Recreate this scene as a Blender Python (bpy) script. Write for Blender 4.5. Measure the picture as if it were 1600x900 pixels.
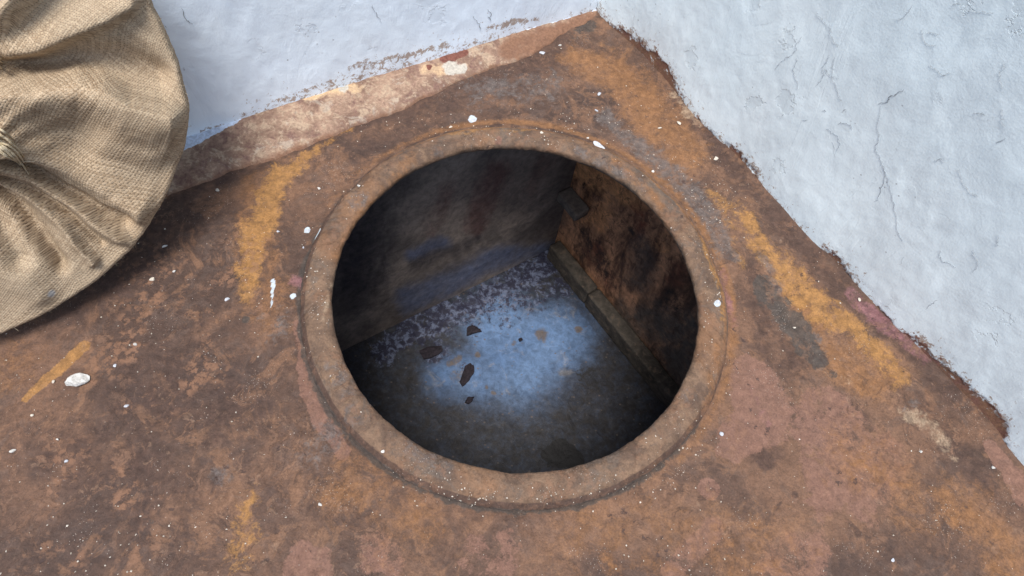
import bpy, math, random
import numpy as np
from mathutils import Matrix, Vector

for o in list(bpy.data.objects): bpy.data.objects.remove(o)
SC = bpy.context.scene
COL = SC.collection
random.seed(7)
RNG = np.random.default_rng(7)

# ------------------------------------------------------------------ camera
FPX, TILT, ROLL, CAMH = 1014.25, .50267, .18205, .6461
DEPTH = .58                                   # tank floor below the top plate
cT, sT, cR, sR = math.cos(TILT), math.sin(TILT), math.cos(ROLL), math.sin(ROLL)
FW = np.array([0, sT, -cT]); UP0 = np.array([0, cT, sT]); RT0 = np.array([1., 0, 0])
RT = cR*RT0 + sR*UP0; UP = -sR*RT0 + cR*UP0; EYE = np.array([0, 0, CAMH])
cam = bpy.data.cameras.new('camera'); camo = bpy.data.objects.new('camera', cam); COL.objects.link(camo)
M = Matrix.Identity(4)
for i in range(3):
    M[i][0], M[i][1], M[i][2], M[i][3] = RT[i], UP[i], -FW[i], EYE[i]
camo.matrix_world = M
cam.sensor_width = 36; cam.lens = FPX/1600*36; cam.clip_start = .01; cam.clip_end = 200
SC.camera = camo

def ray(u, v):
    return FW + RT*((u-800)/FPX) + UP*(-(v-450)/FPX)
def P(u, v, z=0.):                            # photo point -> point on the level z
    d = ray(u, v); return EYE + d*((z-CAMH)/d[2])
def onplane(u, v, c, n):
    d = ray(u, v); return EYE + d*(np.dot(c-EYE, n)/np.dot(d, n))
def uvof(p):                                  # survey coordinates of surface points
    q = p-EYE; w = q@FW
    return 800+FPX*(q@RT)/w, 450-FPX*(q@UP)/w

# ------------------------------------------------------------------ world, sun
HC = np.array([.0078, .3484, 0.])             # hole centre
SUN_TO = P(800, 556, -DEPTH)-HC
L = -SUN_TO/np.linalg.norm(SUN_TO)            # towards the light
elev = math.asin(L[2]); azi = math.atan2(L[0], L[1])
print('sun elevation', math.degrees(elev), 'azimuth', math.degrees(azi))
W = bpy.data.worlds.new('World'); SC.world = W; W.use_nodes = True
nt = W.node_tree; nt.nodes.clear()
sky = nt.nodes.new('ShaderNodeTexSky'); sky.sky_type = 'NISHITA'; sky.sun_disc = False
sky.sun_elevation = elev; sky.sun_rotation = azi; sky.dust_density = 2.5; sky.air_density = 1.0
bg = nt.nodes.new('ShaderNodeBackground'); bg.inputs[1].default_value = .125
wo = nt.nodes.new('ShaderNodeOutputWorld')
nt.links.new(sky.outputs[0], bg.inputs[0]); nt.links.new(bg.outputs[0], wo.inputs[0])
sl = bpy.data.lights.new('sun', 'SUN'); sl.energy = 3.1; sl.angle = math.radians(21); sl.color = (1, .97, .93)
so = bpy.data.objects.new('sun', sl); COL.objects.link(so)
so.rotation_euler = Vector(L).to_track_quat('Z', 'Y').to_euler(); so.location = (0, -1, 3)
SC.view_settings.view_transform = 'Standard'; SC.view_settings.look = 'None'
SC.view_settings.exposure = 0.56; SC.view_settings.gamma = 1

# ------------------------------------------------------------------ numpy helpers
def _h(ix, iy, seed):
    n = (ix.astype(np.int64)*374761393 + iy.astype(np.int64)*668265263 + seed*1442695041) & 0xffffffff
    n = ((n ^ (n >> 13))*1274126177) & 0xffffffff
    n = (n ^ (n >> 16)) & 0xffff
    return n/65535.
def vn(x, y, s=0):
    ix, iy = np.floor(x), np.floor(y); fx, fy = x-ix, y-iy
    fx = fx*fx*(3-2*fx); fy = fy*fy*(3-2*fy)
    a = _h(ix, iy, s); b = _h(ix+1, iy, s); c = _h(ix, iy+1, s); d = _h(ix+1, iy+1, s)
    return (a*(1-fx)+b*fx)*(1-fy)+(c*(1-fx)+d*fx)*fy
def fbm(x, y, s=0, o=4):
    r = 0; a = .5; t = 0
    for k in range(o):
        r = r+a*vn(x*2**k+k*7.3, y*2**k-k*3.1, s+k); t += a; a *= .55
    return r/t*2-1
def sst(a, b, x):
    t = np.clip((x-a)/(b-a), 0, 1); return t*t*(3-2*t)
def pdist(u, v, pts):
    """distance to a polyline, and its interpolated width"""
    D = np.full(u.shape, 1e9); R = np.ones(u.shape)
    pts = list(pts)
    if len(pts) == 1: pts = pts*2
    for (x0, y0, r0), (x1, y1, r1) in zip(pts[:-1], pts[1:]):
        dx, dy = x1-x0, y1-y0; l2 = dx*dx+dy*dy+1e-9
        t = np.clip(((u-x0)*dx+(v-y0)*dy)/l2, 0, 1)
        d = np.hypot(u-x0-t*dx, v-y0-t*dy); r = r0+(r1-r0)*t
        m = d/r < D/R
        D = np.where(m, d, D); R = np.where(m, r, R)
    return D/R
def shapes(u, v, lst, soft=.8):
    """lst of (strength, [(u,v,r),...])"""
    m = np.zeros(u.shape)
    for s, pts in lst:
        m = np.maximum(m, s*(1-sst(1-soft, 1+soft*.6, pdist(u, v, pts))))
    return m
def side(u, v, line):
    """signed distance from a polyline that runs left to right: positive above it"""
    best = np.full(u.shape, 1e9); sg = np.zeros(u.shape)
    for (x0, y0), (x1, y1) in zip(line[:-1], line[1:]):
        dx, dy = x1-x0, y1-y0; l = math.hypot(dx, dy)
        t = np.clip(((u-x0)*dx+(v-y0)*dy)/l**2, 0, 1)
        d = np.hypot(u-x0-t*dx, v-y0-t*dy); s = (dx*(v-y0)-dy*(u-x0))/l
        m = d < best-1e-6; best = np.where(m, d, best); sg = np.where(m, -np.sign(s), sg)
    return best*sg

def mesh(name, v, f, mat=None, parent=None, attrs=None, uv=None, smooth=True):
    v = np.asarray(v, np.float32); f = np.asarray(f, np.int32)
    me = bpy.data.meshes.new(name); n = f.shape[1]
    me.vertices.add(len(v)); me.vertices.foreach_set('co', v.ravel())
    me.loops.add(f.size); me.loops.foreach_set('vertex_index', f.ravel())
    me.polygons.add(len(f)); me.polygons.foreach_set('loop_start', np.arange(0, f.size, n, dtype=np.int32))
    me.update(calc_edges=True)
    me.polygons.foreach_set('use_smooth', np.full(len(f), smooth))
    for k, a in (attrs or {}).items():
        at = me.attributes.new(k, 'FLOAT', 'POINT'); at.data.foreach_set('value', np.asarray(a, np.float32).ravel())
    if uv is not None:
        ul = me.uv_layers.new(name='UVMap'); ul.data.foreach_set('uv', np.asarray(uv, np.float32)[f.ravel()].ravel())
    if mat: me.materials.append(mat)
    o = bpy.data.objects.new(name, me); COL.objects.link(o)
    if parent: o.parent = parent
    return o
def gridfaces(nx, ny, off=0):
    i = np.arange(nx-1)[None, :]+np.arange(ny-1)[:, None]*nx
    return np.stack([i, i+1, i+1+nx, i+nx], -1).reshape(-1, 4)+off
def drop(v, f, keepv, attrs):
    """keep only faces whose vertices are all in keepv; compact"""
    k = keepv[f].all(1); f = f[k]; used = np.zeros(len(v), bool); used[f.ravel()] = True
    idx = np.cumsum(used)-1
    return v[used], idx[f], {a: b[used] for a, b in attrs.items()}
def polymesh(name, verts, faces, mat, parent=None, smooth=False):
    me = bpy.data.meshes.new(name); me.from_pydata([tuple(map(float, p)) for p in verts], [], faces); me.update()
    me.polygons.foreach_set('use_smooth', [smooth]*len(me.polygons))
    me.materials.append(mat); o = bpy.data.objects.new(name, me); COL.objects.link(o)
    if parent: o.parent = parent
    return o
def empty(name, label, cat, loc=(0, 0, 0), group=None):
    o = bpy.data.objects.new(name, None); COL.objects.link(o); o.location = loc
    o.empty_display_size = .05
    return tag(o, label, cat, group)
def tag(o, label, cat, group=None, kind=None):
    o['label'] = label; o['category'] = cat
    if group: o['group'] = group
    if kind: o['kind'] = kind
    return o
def local(o, parent):                         # parent keeps the part where it was built
    o.parent = parent; o.matrix_parent_inverse = Matrix.Translation(parent.location).inverted(); return o

# ------------------------------------------------------------------ node helper
class NT:
    def __init__(s, name):
        s.m = bpy.data.materials.new(name); s.m.use_nodes = True; s.t = s.m.node_tree; s.t.nodes.clear()
        s.out = s.n('ShaderNodeOutputMaterial'); s.b = s.n('ShaderNodeBsdfPrincipled')
        s.t.links.new(s.b.outputs[0], s.out.inputs[0])
        s.co = s.n('ShaderNodeTexCoord').outputs['Object']
    def n(s, t): return s.t.nodes.new(t)
    def put(s, sock, v):
        if isinstance(v, bpy.types.NodeSocket): s.t.links.new(v, sock)
        elif isinstance(v, (tuple, list)) and len(v) == 3 and sock.type == 'RGBA': sock.default_value = (*v, 1)
        else: sock.default_value = v
    def noise(s, scale, detail=5, rough=.6, dist=0, vec=None, col=False):
        n = s.n('ShaderNodeTexNoise'); n.inputs['Scale'].default_value = scale; n.inputs['Detail'].default_value = detail
        n.inputs['Roughness'].default_value = rough; n.inputs['Distortion'].default_value = dist
        s.put(n.inputs['Vector'], vec or s.co); return n.outputs['Color' if col else 'Fac']
    def vor(s, scale, feature='F1', rnd=1, vec=None, out='Distance'):
        n = s.n('ShaderNodeTexVoronoi'); n.feature = feature; n.inputs['Scale'].default_value = scale
        n.inputs['Randomness'].default_value = rnd; s.put(n.inputs['Vector'], vec or s.co); return n.outputs[out]
    def ma(s, op, a, b=0., c=0., clamp=False):
        n = s.n('ShaderNodeMath'); n.operation = op; n.use_clamp = clamp
        for i, x in enumerate((a, b, c)): s.put(n.inputs[i], x)
        return n.outputs[0]
    def ramp(s, f, a, b, lo=0., hi=1.):
        n = s.n('ShaderNodeMapRange'); n.interpolation_type = 'SMOOTHSTEP'
        for i, x in enumerate((f, a, b, lo, hi)): s.put(n.inputs[i], x)
        return n.outputs[0]
    def mix(s, f, a, b, mode='MIX'):
        n = s.n('ShaderNodeMix'); n.data_type = 'RGBA'; n.blend_type = mode
        s.put(n.inputs[0], f); s.put(n.inputs[6], a); s.put(n.inputs[7], b); return n.outputs[2]
    def at(s, name):
        n = s.n('ShaderNodeAttribute'); n.attribute_name = name; return n.outputs['Fac']
    def stretch(s, sx, sy, sz, vec=None, rot=(0, 0, 0)):
        n = s.n('ShaderNodeMapping'); n.inputs['Scale'].default_value = (sx, sy, sz); n.inputs['Rotation'].default_value = rot
        s.put(n.inputs['Vector'], vec or s.co); return n.outputs[0]
    def edge(s, mask, noise, w=.12, amp=.7):
        """a soft painted mask broken up by noise into a ragged patch"""
        if not hasattr(s, 'fine'): s.fine = s.ma('ADD', s.ma('MULTIPLY', s.noise(75, 6, .72, .5), .6), s.ma('MULTIPLY', s.noise(260, 4, .7), .4))
        nz = s.ma('ADD', s.ma('MULTIPLY', noise, .55), s.ma('MULTIPLY', s.fine, .45))
        x = s.ma('ADD', s.ma('MULTIPLY', mask, .92), s.ma('MULTIPLY', s.ma('SUBTRACT', nz, .5), s.ma('MULTIPLY', s.ramp(mask, 0., .12), amp*2.6)))
        return s.ramp(x, .5-w*1.25, .5+w*1.6)
    def bump(s, h, dist, strength=1., prev=None):
        n = s.n('ShaderNodeBump'); n.inputs['Distance'].default_value = dist; n.inputs['Strength'].default_value = strength
        s.put(n.inputs['Height'], h)
        if prev: s.put(n.inputs['Normal'], prev)
        return n.outputs[0]
    def done(s, col, rough=.85, normal=None, spec=.3):
        s.put(s.b.inputs['Base Color'], col); s.put(s.b.inputs['Roughness'], rough)
        s.b.inputs['Specular IOR Level'].default_value = spec
        if normal: s.put(s.b.inputs['Normal'], normal)
        return s.m

# ------------------------------------------------------------------ materials
def rust_material(name, rim=False):
    s = NT(name)
    n1 = s.noise(9, 6, .62, .4); n2 = s.noise(34, 7, .66, .6); n3 = s.noise(120, 6, .7, .3); n4 = s.noise(520, 3, .7)
    n5 = s.noise(17, 6, .7, 1.2, s.stretch(1, 1, 1, rot=(0, 0, 1)))
    if rim:
        c = s.mix(s.ramp(n2, .35, .68), (.085, .053, .036), (.182, .117, .076))
        c = s.mix(s.ma('MULTIPLY', s.ramp(n5, .51, .60), .6), c, (.100, .080, .066))
        c = s.mix(s.ma('MULTIPLY', s.ramp(n1, .50, .62), .5), c, (.22, .110, .052)); c = s.mix(s.ma('MULTIPLY', s.ramp(n3, .56, .66), .4), c, (.055, .036, .028))
    else:
        n0 = s.noise(4.5, 5, .6, .8, s.stretch(1, 1, 1, rot=(0, 0, 2)))
        c = s.mix(s.ramp(n0, .40, .60), (.058, .034, .025), (.130, .071, .044))
        c = s.mix(s.ma('MULTIPLY', s.ramp(n1, .50, .60), .55), c, (.045, .028, .023))
        c = s.mix(s.ma('MULTIPLY', s.ramp(n5, .53, .60), .55), c, (.185, .098, .055))
        c = s.mix(s.ma('MULTIPLY', s.ramp(n2, .50, .60), .45), c, (.098, .069, .057))
    def layer(c, att, col, amp=.8, w=.12, nz=None, k=1.):
        return s.mix(s.ma('MULTIPLY', s.edge(s.at(att), nz or n2, w, amp), k), c, col)
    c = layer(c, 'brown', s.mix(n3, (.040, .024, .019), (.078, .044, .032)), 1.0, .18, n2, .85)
    c = layer(c, 'pink', s.mix(n2, (.135, .072, .052), (.190, .103, .074)), .9, .07, n2, .9)
    c = layer(c, 'orange', s.mix(n3, (.140, .068, .030), (.235, .115, .050)), 1.1, .22, n2, .9)
    c = layer(c, 'ochre', s.mix(n3, (.20, .100, .034), (.345, .178, .055)), 1.7, .20, s.noise(60, 7, .75, .8), .85)
    c = layer(c, 'grey', s.mix(n3, (.060, .050, .047), (.145, .122, .112)), 1.8, .20, s.noise(70, 7, .75, .5), .8)
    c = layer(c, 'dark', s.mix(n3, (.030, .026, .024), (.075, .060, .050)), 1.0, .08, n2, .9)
    c = layer(c, 'purple', s.mix(n3, (.13, .055, .06), (.22, .11, .115)), 1.0, .15, n2, .85)
    c = layer(c, 'pale', s.mix(s.noise(85, 6, .7, .8), (.17, .105, .07), (.36, .28, .19)), 1.0, .12, n2, .9)
    # crisp flakes: thin scale lifted off, darker metal under it
    fk = s.noise(48, 9, .78, .9); fk2 = s.noise(31, 9, .76, 1.2, s.stretch(1, 1, 1, rot=(0, 0, 1.4)))
    fl1 = s.ramp(fk, .560, .580); fl2 = s.ramp(fk2, .425, .405); fl3 = s.ramp(s.noise(95, 8, .78, .6), .585, .61)
    mk = s.ramp(s.noise(5, 3, .6), .42, .60, .15, 1.)
    fl1 = s.ma('MULTIPLY', fl1, mk); fl2 = s.ma('MULTIPLY', fl2, mk); fl3 = s.ma('MULTIPLY', fl3, mk)
    c = s.mix(s.ma('MULTIPLY', fl1, .42), c, (.215, .120, .074)); c = s.mix(s.ma('MULTIPLY', fl2, .45), c, (.050, .031, .025))
    c = s.mix(s.ma('MULTIPLY', fl3, .35), c, (.26, .165, .11))
    # fine flaking and pits
    c = s.mix(1., c, s.mix(s.ramp(n3, .30, .72), (.78, .77, .77), (1.22, 1.21, 1.20)), 'MULTIPLY')
    c = s.mix(1., c, s.mix(s.ramp(n4, .25, .75), (.82, .82, .82), (1.18, 1.18, 1.18)), 'MULTIPLY')
    # small scabs: lighter and darker flecks
    wv = s.n('ShaderNodeVectorMath'); wv.operation = 'ADD'; s.put(wv.inputs[0], s.co)
    sv_ = s.n('ShaderNodeVectorMath'); sv_.operation = 'SCALE'; s.put(sv_.inputs[0], s.noise(170, 4, .7, col=True)); sv_.inputs[3].default_value = .016
    s.put(wv.inputs[1], sv_.outputs[0])
    v = s.vor(130, vec=wv.outputs[0]); sc = s.ma('MULTIPLY', s.ramp(v, .62, .30), s.ramp(s.noise(22, 3, .5), .50, .62))
    c = s.mix(s.ma('MULTIPLY', sc, s.ma('MULTIPLY', s.at('scab'), .8)), c, (.20, .105, .062))
    v2 = s.vor(75, vec=s.stretch(1, 1, 1, wv.outputs[0], rot=(0, 0, .6))); pit = s.ma('MULTIPLY', s.ramp(v2, .19, .12), s.ramp(s.noise(13, 2, .5), .53, .6))
    c = s.mix(s.ma('MULTIPLY', pit, .8), c, (.05, .03, .026))
    # dried plaster dust splashes, painted on the metal
    for sc_, r_, m_, th in ((260, .14, 30, .60), (430, .18, 18, .57), (120, .075, 12, .55)):
        v = s.vor(sc_); d = s.ma('MULTIPLY', s.ramp(v, r_, r_*.55), s.ramp(s.noise(m_, 2, .5), th, th+.09))
        c = s.mix(s.ma('MULTIPLY', d, .6), c, (.50, .44, .38))
    c = layer(c, 'paint', s.mix(n3, (.36, .42, .46), (.50, .55, .58)), .5, .10, s.noise(110, 6, .75, .6), 1.)
    h = s.ma('ADD', s.ma('MULTIPLY', n3, .6), s.ma('MULTIPLY', n2, 1.2))
    nm = s.bump(h, .0035, .55); nm = s.bump(n4, .0012, .55, nm); nm = s.bump(s.ma('SUBTRACT', s.ma('ADD', fl1, s.ma('MULTIPLY', fl3, .5)), fl2), .0007, .5, nm)
    nm = s.bump(s.ma('ADD', s.ma('MULTIPLY', s.at('ochre'), 0), s.ma('SUBTRACT', sc, pit)), .0008, .5, nm)
    return s.done(c, s.ramp(n2, .3, .7, .62, .9), nm, .35)

def wall_material(name, tint, left):
    s = NT(name)
    n1 = s.noise(3.5, 4, .55, .5); n2 = s.noise(22, 6, .6, .5); n3 = s.noise(90, 6, .7, .4); n4 = s.noise(420, 3, .7)
    a, b = tint
    c = s.mix(s.ramp(n1, .3, .7), a, b)
    c = s.mix(s.ma('MULTIPLY', s.ramp(n2, .5, .75), .35), c, tuple(x*.90 for x in a))
    # dark stipple and mould specks
    v = s.vor(95, vec=s.stretch(1, 1, 1)); sp = s.ma('MULTIPLY', s.ramp(v, .13, .07), s.ramp(s.noise(7, 3, .6), .53, .62))
    c = s.mix(s.ma('MULTIPLY', sp, .6), c, (.20, .19, .19))
    # small spalls where the top coat has come away
    wv = s.n('ShaderNodeVectorMath'); wv.operation = 'ADD'; s.put(wv.inputs[0], s.co)
    sv_ = s.n('ShaderNodeVectorMath'); sv_.operation = 'SCALE'; s.put(sv_.inputs[0], s.noise(60, 5, .7, col=True)); sv_.inputs[3].default_value = .05
    s.put(wv.inputs[1], sv_.outputs[0])
    vs_ = s.vor(15, vec=wv.outputs[0]); chip = s.ma('MULTIPLY', s.ramp(vs_, .23, .20), s.ramp(s.noise(5, 3, .6), .50, .56))
    c = s.mix(s.ma('MULTIPLY', chip, .30), c, tuple(x*.80 for x in a))
    g = s.at('grime')                          # rust dust thrown up from the plate
    gd = s.edge(g, s.noise(150, 6, .8, .7), .05, 1.25)
    c = s.mix(s.ma('MULTIPLY', gd, .85), c, s.mix(n3, (.20, .12, .085), (.42, .31, .22)))
    r = s.edge(s.at('rust'), n3, .10, 1.7)
    rc = s.mix(n2, (.12, .07, .05), (.30, .16, .09)); rc = s.mix(s.ramp(n3, .45, .62), rc, (.20, .10, .075))
    rc = s.mix(s.edge(s.at('purple'), n2, .15, .8), rc, s.mix(n3, (.17, .075, .08), (.27, .14, .15)))
    rc = s.mix(s.edge(s.at('pale'), n2, .15, .8), rc, s.mix(n3, (.30, .20, .14), (.55, .43, .30)))
    rc = s.mix(1., rc, s.mix(s.ramp(n4, .25, .75), (.7, .7, .7), (1.3, 1.3, 1.3)), 'MULTIPLY')
    c = s.mix(r, c, rc)
    tv = s.stretch(1, 1, .28)
    h = s.ma('ADD', s.ma('MULTIPLY', s.noise(24, 4, .5, .3, tv), 1.), s.ma('MULTIPLY', n3, .16))
    # blistered paint edges
    bl = s.ramp(s.noise(11, 4, .6, 1.6, tv), .50, .535)
    nm = s.bump(s.noise(38, 5, .55, .6), .003, .20, s.bump(h, .004, .27)); nm = s.bump(bl, .0004, .3, nm); nm = s.bump(s.ma('MULTIPLY', chip, -1.), .0012, .6, nm); nm = s.bump(n4, .0008, .3, nm)
    return s.done(c, .62, nm, .35)

def inner_material(name, kind):
    s = NT(name)
    n1 = s.noise(6, 5, .6, .5); n2 = s.noise(24, 6, .65, .7); n3 = s.noise(80, 6, .7, .4)
    str_ = s.noise(20, 6, .65, .5, s.stretch(1, 1, .30))
    if kind == 'left':
        c = s.mix(s.ramp(n1, .35, .65), (.12, .098, .085), (.29, .235, .195))
        c = s.mix(s.edge(s.at('red'), str_, .35, .9), c, (.15, .082, .07))
        c = s.mix(s.edge(s.at('blue'), n2, .4, .6), c, (.11, .13, .20))
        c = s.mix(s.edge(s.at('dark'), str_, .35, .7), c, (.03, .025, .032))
    elif kind == 'right':
        c = s.mix(s.ramp(str_, .36, .60), (.10, .052, .034), (.60, .31, .17))
        c = s.mix(s.edge(s.at('orange'), n2, .2, 1.), c, s.mix(n3, (.62, .26, .10), (.80, .42, .20)))
        c = s.mix(s.edge(s.at('red'), n2, .30, 1.2), c, (.20, .065, .038))
        c = s.mix(s.edge(s.at('grey'), n2, .35, .9), c, (.11, .092, .078))
        c = s.mix(s.edge(s.at('dark'), s.noise(38, 6, .7, .8, s.stretch(1, 1, .45)), .2, 1.3), c, (.045, .030, .025))
        c = s.mix(s.ma('MULTIPLY', s.ramp(s.noise(60, 8, .75, .6, s.stretch(1, 1, .6)), .52, .60), .6), c, (.055, .032, .024))
    elif kind == 'bar':
        c = s.mix(s.ramp(n2, .35, .65), (.045, .038, .031), (.092, .078, .063))
        c = s.mix(s.ma('MULTIPLY', s.ramp(n3, .52, .66), .6), c, (.12, .085, .06))
    else:
        c = s.mix(s.ramp(n1, .3, .7), (.058, .106, .205), (.090, .150, .262))  # blue base colour imitates sky light falling on the floor
        c = s.mix(s.ma('MULTIPLY', s.ramp(n2, .55, .72), .5), c, (.30, .27, .24))
        floor_shade = s.edge(s.at('floor_shade'), s.noise(45, 7, .7, .8), .38, .42)
        c = s.mix(floor_shade, c, s.mix(n3, (.008, .0065, .0055), (.034, .027, .022)))  # dark tone paints the shade around the light pool
        crust = s.edge(s.at('crust'), s.noise(55, 7, .75, .9), .12, 2.2)
        c = s.mix(crust, c, s.mix(s.ramp(n3, .45, .6), (.022, .022, .042), (.085, .10, .15)))
        v = s.vor(70, vec=s.stretch(1, 1.3, 1, rot=(0, 0, .5))); sp = s.ma('MULTIPLY', s.ramp(v, .20, .10), s.ramp(s.noise(40, 4, .7), .46, .56))
        c = s.mix(s.ma('MULTIPLY', sp, .8), c, (.09, .07, .06))
        c = s.mix(s.ma('MULTIPLY', s.edge(s.at('spot'), n3, .2, .9), .85), c, (.085, .062, .042))
        c = s.mix(s.edge(s.at('black'), n3, .06, .5), c, (.012, .011, .011))
    c = s.mix(1., c, s.mix(s.ramp(n3, .3, .7), (.72, .72, .72), (1.28, 1.28, 1.28)), 'MULTIPLY')
    nm = s.bump(s.ma('ADD', n2, s.ma('MULTIPLY', n3, .5)), .004, .5)
    return s.done(c, .8 if kind != 'floor' else .6, nm, .3)

def burlap_material():
    s = NT('burlap_weave'); uvn = s.n('ShaderNodeUVMap'); uvn.uv_map = 'UVMap'; uv = uvn.outputs[0]
    w = s.n('ShaderNodeVectorMath'); w.operation = 'SCALE'; s.put(w.inputs[0], s.noise(26, 3, .5, vec=uv, col=True)); w.inputs[3].default_value = .006
    w2 = s.n('ShaderNodeVectorMath'); w2.operation = 'ADD'; s.put(w2.inputs[0], uv); s.put(w2.inputs[1], w.outputs[0])
    sep = s.n('ShaderNodeSeparateXYZ'); s.put(sep.inputs[0], w2.outputs[0]); U, V = sep.outputs[0], sep.outputs[1]
    p = .0020
    a = s.ma('ABSOLUTE', s.ma('SINE', s.ma('MULTIPLY', U, math.pi/p)))
    b = s.ma('ABSOLUTE', s.ma('SINE', s.ma('MULTIPLY', V, math.pi/p/1.12)))
    tu = s.noise(1, 2, .6, vec=s.stretch(420, 14, 1, w2.outputs[0])); tv = s.noise(1, 2, .6, vec=s.stretch(14, 400, 1, w2.outputs[0]))
    gap = s.ma('MULTIPLY', s.ramp(a, .62, .15), s.ramp(b, .62, .15))
    # plain weave: one thread lies over the other in turn
    al = s.ma('MULTIPLY', s.ma('SINE', s.ma('MULTIPLY', U, math.pi/p)), s.ma('SINE', s.ma('MULTIPLY', V, math.pi/p/1.12)))
    ht = s.ma('ADD', s.ma('ADD', a, b), s.ma('MULTIPLY', al, .5))
    n1 = s.noise(9, 4, .6); n3 = s.noise(600, 3, .7)
    c = s.mix(s.ramp(tu, .3, .7), (.265, .185, .115), (.50, .385, .26))
    c2 = s.mix(s.ramp(tv, .3, .7), (.255, .18, .115), (.485, .38, .265))
    c = s.mix(s.ramp(al, -.3, .3), c, c2)
    c = s.mix(s.ma('MULTIPLY', s.ramp(n1, .35, .7), .4), c, (.30, .255, .19))
    c = s.mix(s.ma('MULTIPLY', gap, s.ramp(s.noise(60, 3, .6), .25, .6, .45, .95)), c, (.075, .052, .034))
    c = s.mix(1., c, s.mix(s.ramp(n3, .3, .7), (.85, .85, .85), (1.15, 1.15, 1.15)), 'MULTIPLY')
    c = s.mix(s.at('stain'), c, (.30, .32, .34))
    nm = s.bump(ht, .0005, .45); nm = s.bump(n3, .0006, .3, nm)
    return s.done(c, .95, nm, .1)

def simple(name, a, b, scale=200, rough=.8, bump=.001):
    s = NT(name); n = s.noise(scale, 5, .65, .4); n2 = s.noise(scale*4, 3, .7)
    c = s.mix(s.ramp(n, .35, .65), a, b); return s.done(c, rough, s.bump(s.ma('ADD', n, n2), bump, .6), .25)

M_PLATE = rust_material('rusted_steel_plate'); M_RIM = rust_material('rusted_rim', True)
M_WL = wall_material('blue_white_limewash', ((.74, .84, .95), (.80, .89, .96)), True)
M_WR = wall_material('grey_blue_limewash', ((.70, .80, .84), (.79, .87, .89)), False)
M_IL = inner_material('stained_shaded_steel', 'left'); M_IR = inner_material('flaking_rust_steel', 'right')
M_BAR = inner_material('dusty_bar_steel', 'bar'); M_FL = inner_material('stained_floor_light_pool', 'floor')
M_BRK = simple('grey_bracket_steel', (.12, .105, .09), (.22, .19, .16), 60)
M_BUR = burlap_material()
M_TW = simple('jute_fibre', (.42, .33, .20), (.64, .54, .38), 300)
M_WHITE = simple('white_plaster', (.42, .41, .38), (.66, .65, .62), 260)
M_FLECK = simple('pale_paint_fleck', (.34, .36, .40), (.52, .54, .58), 260)
M_CREAM = simple('cream_crumb', (.42, .37, .30), (.66, .61, .53), 260)
M_FLAKE = simple('dark_rust_flake', (.010, .008, .011), (.024, .018, .024), 200)
M_CRACK = simple('crack_line_grey', (.20, .22, .24), (.34, .37, .40), 300)  # blue-grey tone of the thin crack strips

# ------------------------------------------------------------------ layout lines
LEDGE = [(150, 296), (230, 268), (292, 241), (345, 212), (390, 186), (428, 160), (490, 140), (540, 122), (610, 100), (690, 78), (730, 70), (770, 62), (830, 49), (880, 36), (915, 24), (930, 21)]
REDGE = [(930, 21), (950, 40), (985, 60), (1010, 82), (1040, 112), (1060, 150), (1085, 185), (1110, 212), (1150, 240), (1175, 275), (1195, 310), (1232, 345), (1260, 385), (1300, 402), (1330, 440), (1360, 475), (1400, 515), (1440, 545), (1475, 575), (1505, 605), (1535, 630), (1566, 662), (1560, 690), (1578, 715), (1600, 742), (1700, 850)]
def fitline(pts, z):
    p = np.array([P(u, v, z)[:2] for u, v in pts]); c = p.mean(0); _, _, vt = np.linalg.svd(p-c); d = vt[0]
    return c, d if d[0] > 0 else -d
cA, dA = fitline(LEDGE[2:], .010); cB, dB = fitline(REDGE[:-1], .004)
tt = np.linalg.solve(np.c_[dA, -dB], cB-cA); COR = cA+dA*tt[0]
nA = np.array([dA[1], -dA[0]]); nB = np.array([-dB[1], dB[0]])*-1      # into the room
if nB@(HC[:2]-COR) < 0: nB = -nB
if nA@(HC[:2]-COR) < 0: nA = -nA
print('corner', COR, 'angles', math.degrees(math.atan2(dA[1], dA[0])), math.degrees(math.atan2(dB[1], dB[0])))

# ------------------------------------------------------------------ the tank
tank = empty('rusty_tank', 'rusty steel tank with a round open hatch, sunk in the corner of two painted walls', 'tank', (HC[0], HC[1], 0))

# top plate
RES = .002
xs = np.arange(-1.10, 1.24, RES); ys = np.arange(-.24, 1.0, RES)
X, Y = np.meshgrid(xs, ys); X, Y = X.ravel(), Y.ravel()
sA = (X-COR[0])*nA[0]+(Y-COR[1])*nA[1]; sB = (X-COR[0])*nB[0]+(Y-COR[1])*nB[1]
rr = np.hypot(X-HC[0], Y-(HC[1]+.006))
V = np.stack([X, Y, np.zeros_like(X)], 1)
u, v = uvof(V)
wu = u+18*fbm(X*14, Y*14, 3)+7*fbm(X*60, Y*60, 5); wv = v+18*fbm(X*14, Y*14, 11)+7*fbm(X*60, Y*60, 12)
OCH = [(1., [(475, 262, 12), (440, 280, 20), (415, 330, 24), (395, 385, 22), (385, 450, 20)]), (.8, [(500, 235, 8), (465, 262, 14)]),
       (.9, [(1165, 350, 14), (1215, 420, 26), (1270, 470, 28), (1330, 520, 24), (1400, 598, 16)]), (.62, [(1110, 300, 10), (1165, 350, 24)]),
       (.6, [(560, 195, 5), (500, 235, 8)]), (.55, [(395, 780, 20), (370, 880, 28)]), (.5, [(1130, 330, 12), (1160, 420, 10)])]
STREAK = [(1.25, [(38, 624, 5), (90, 578, 9), (132, 540, 9)])]
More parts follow.
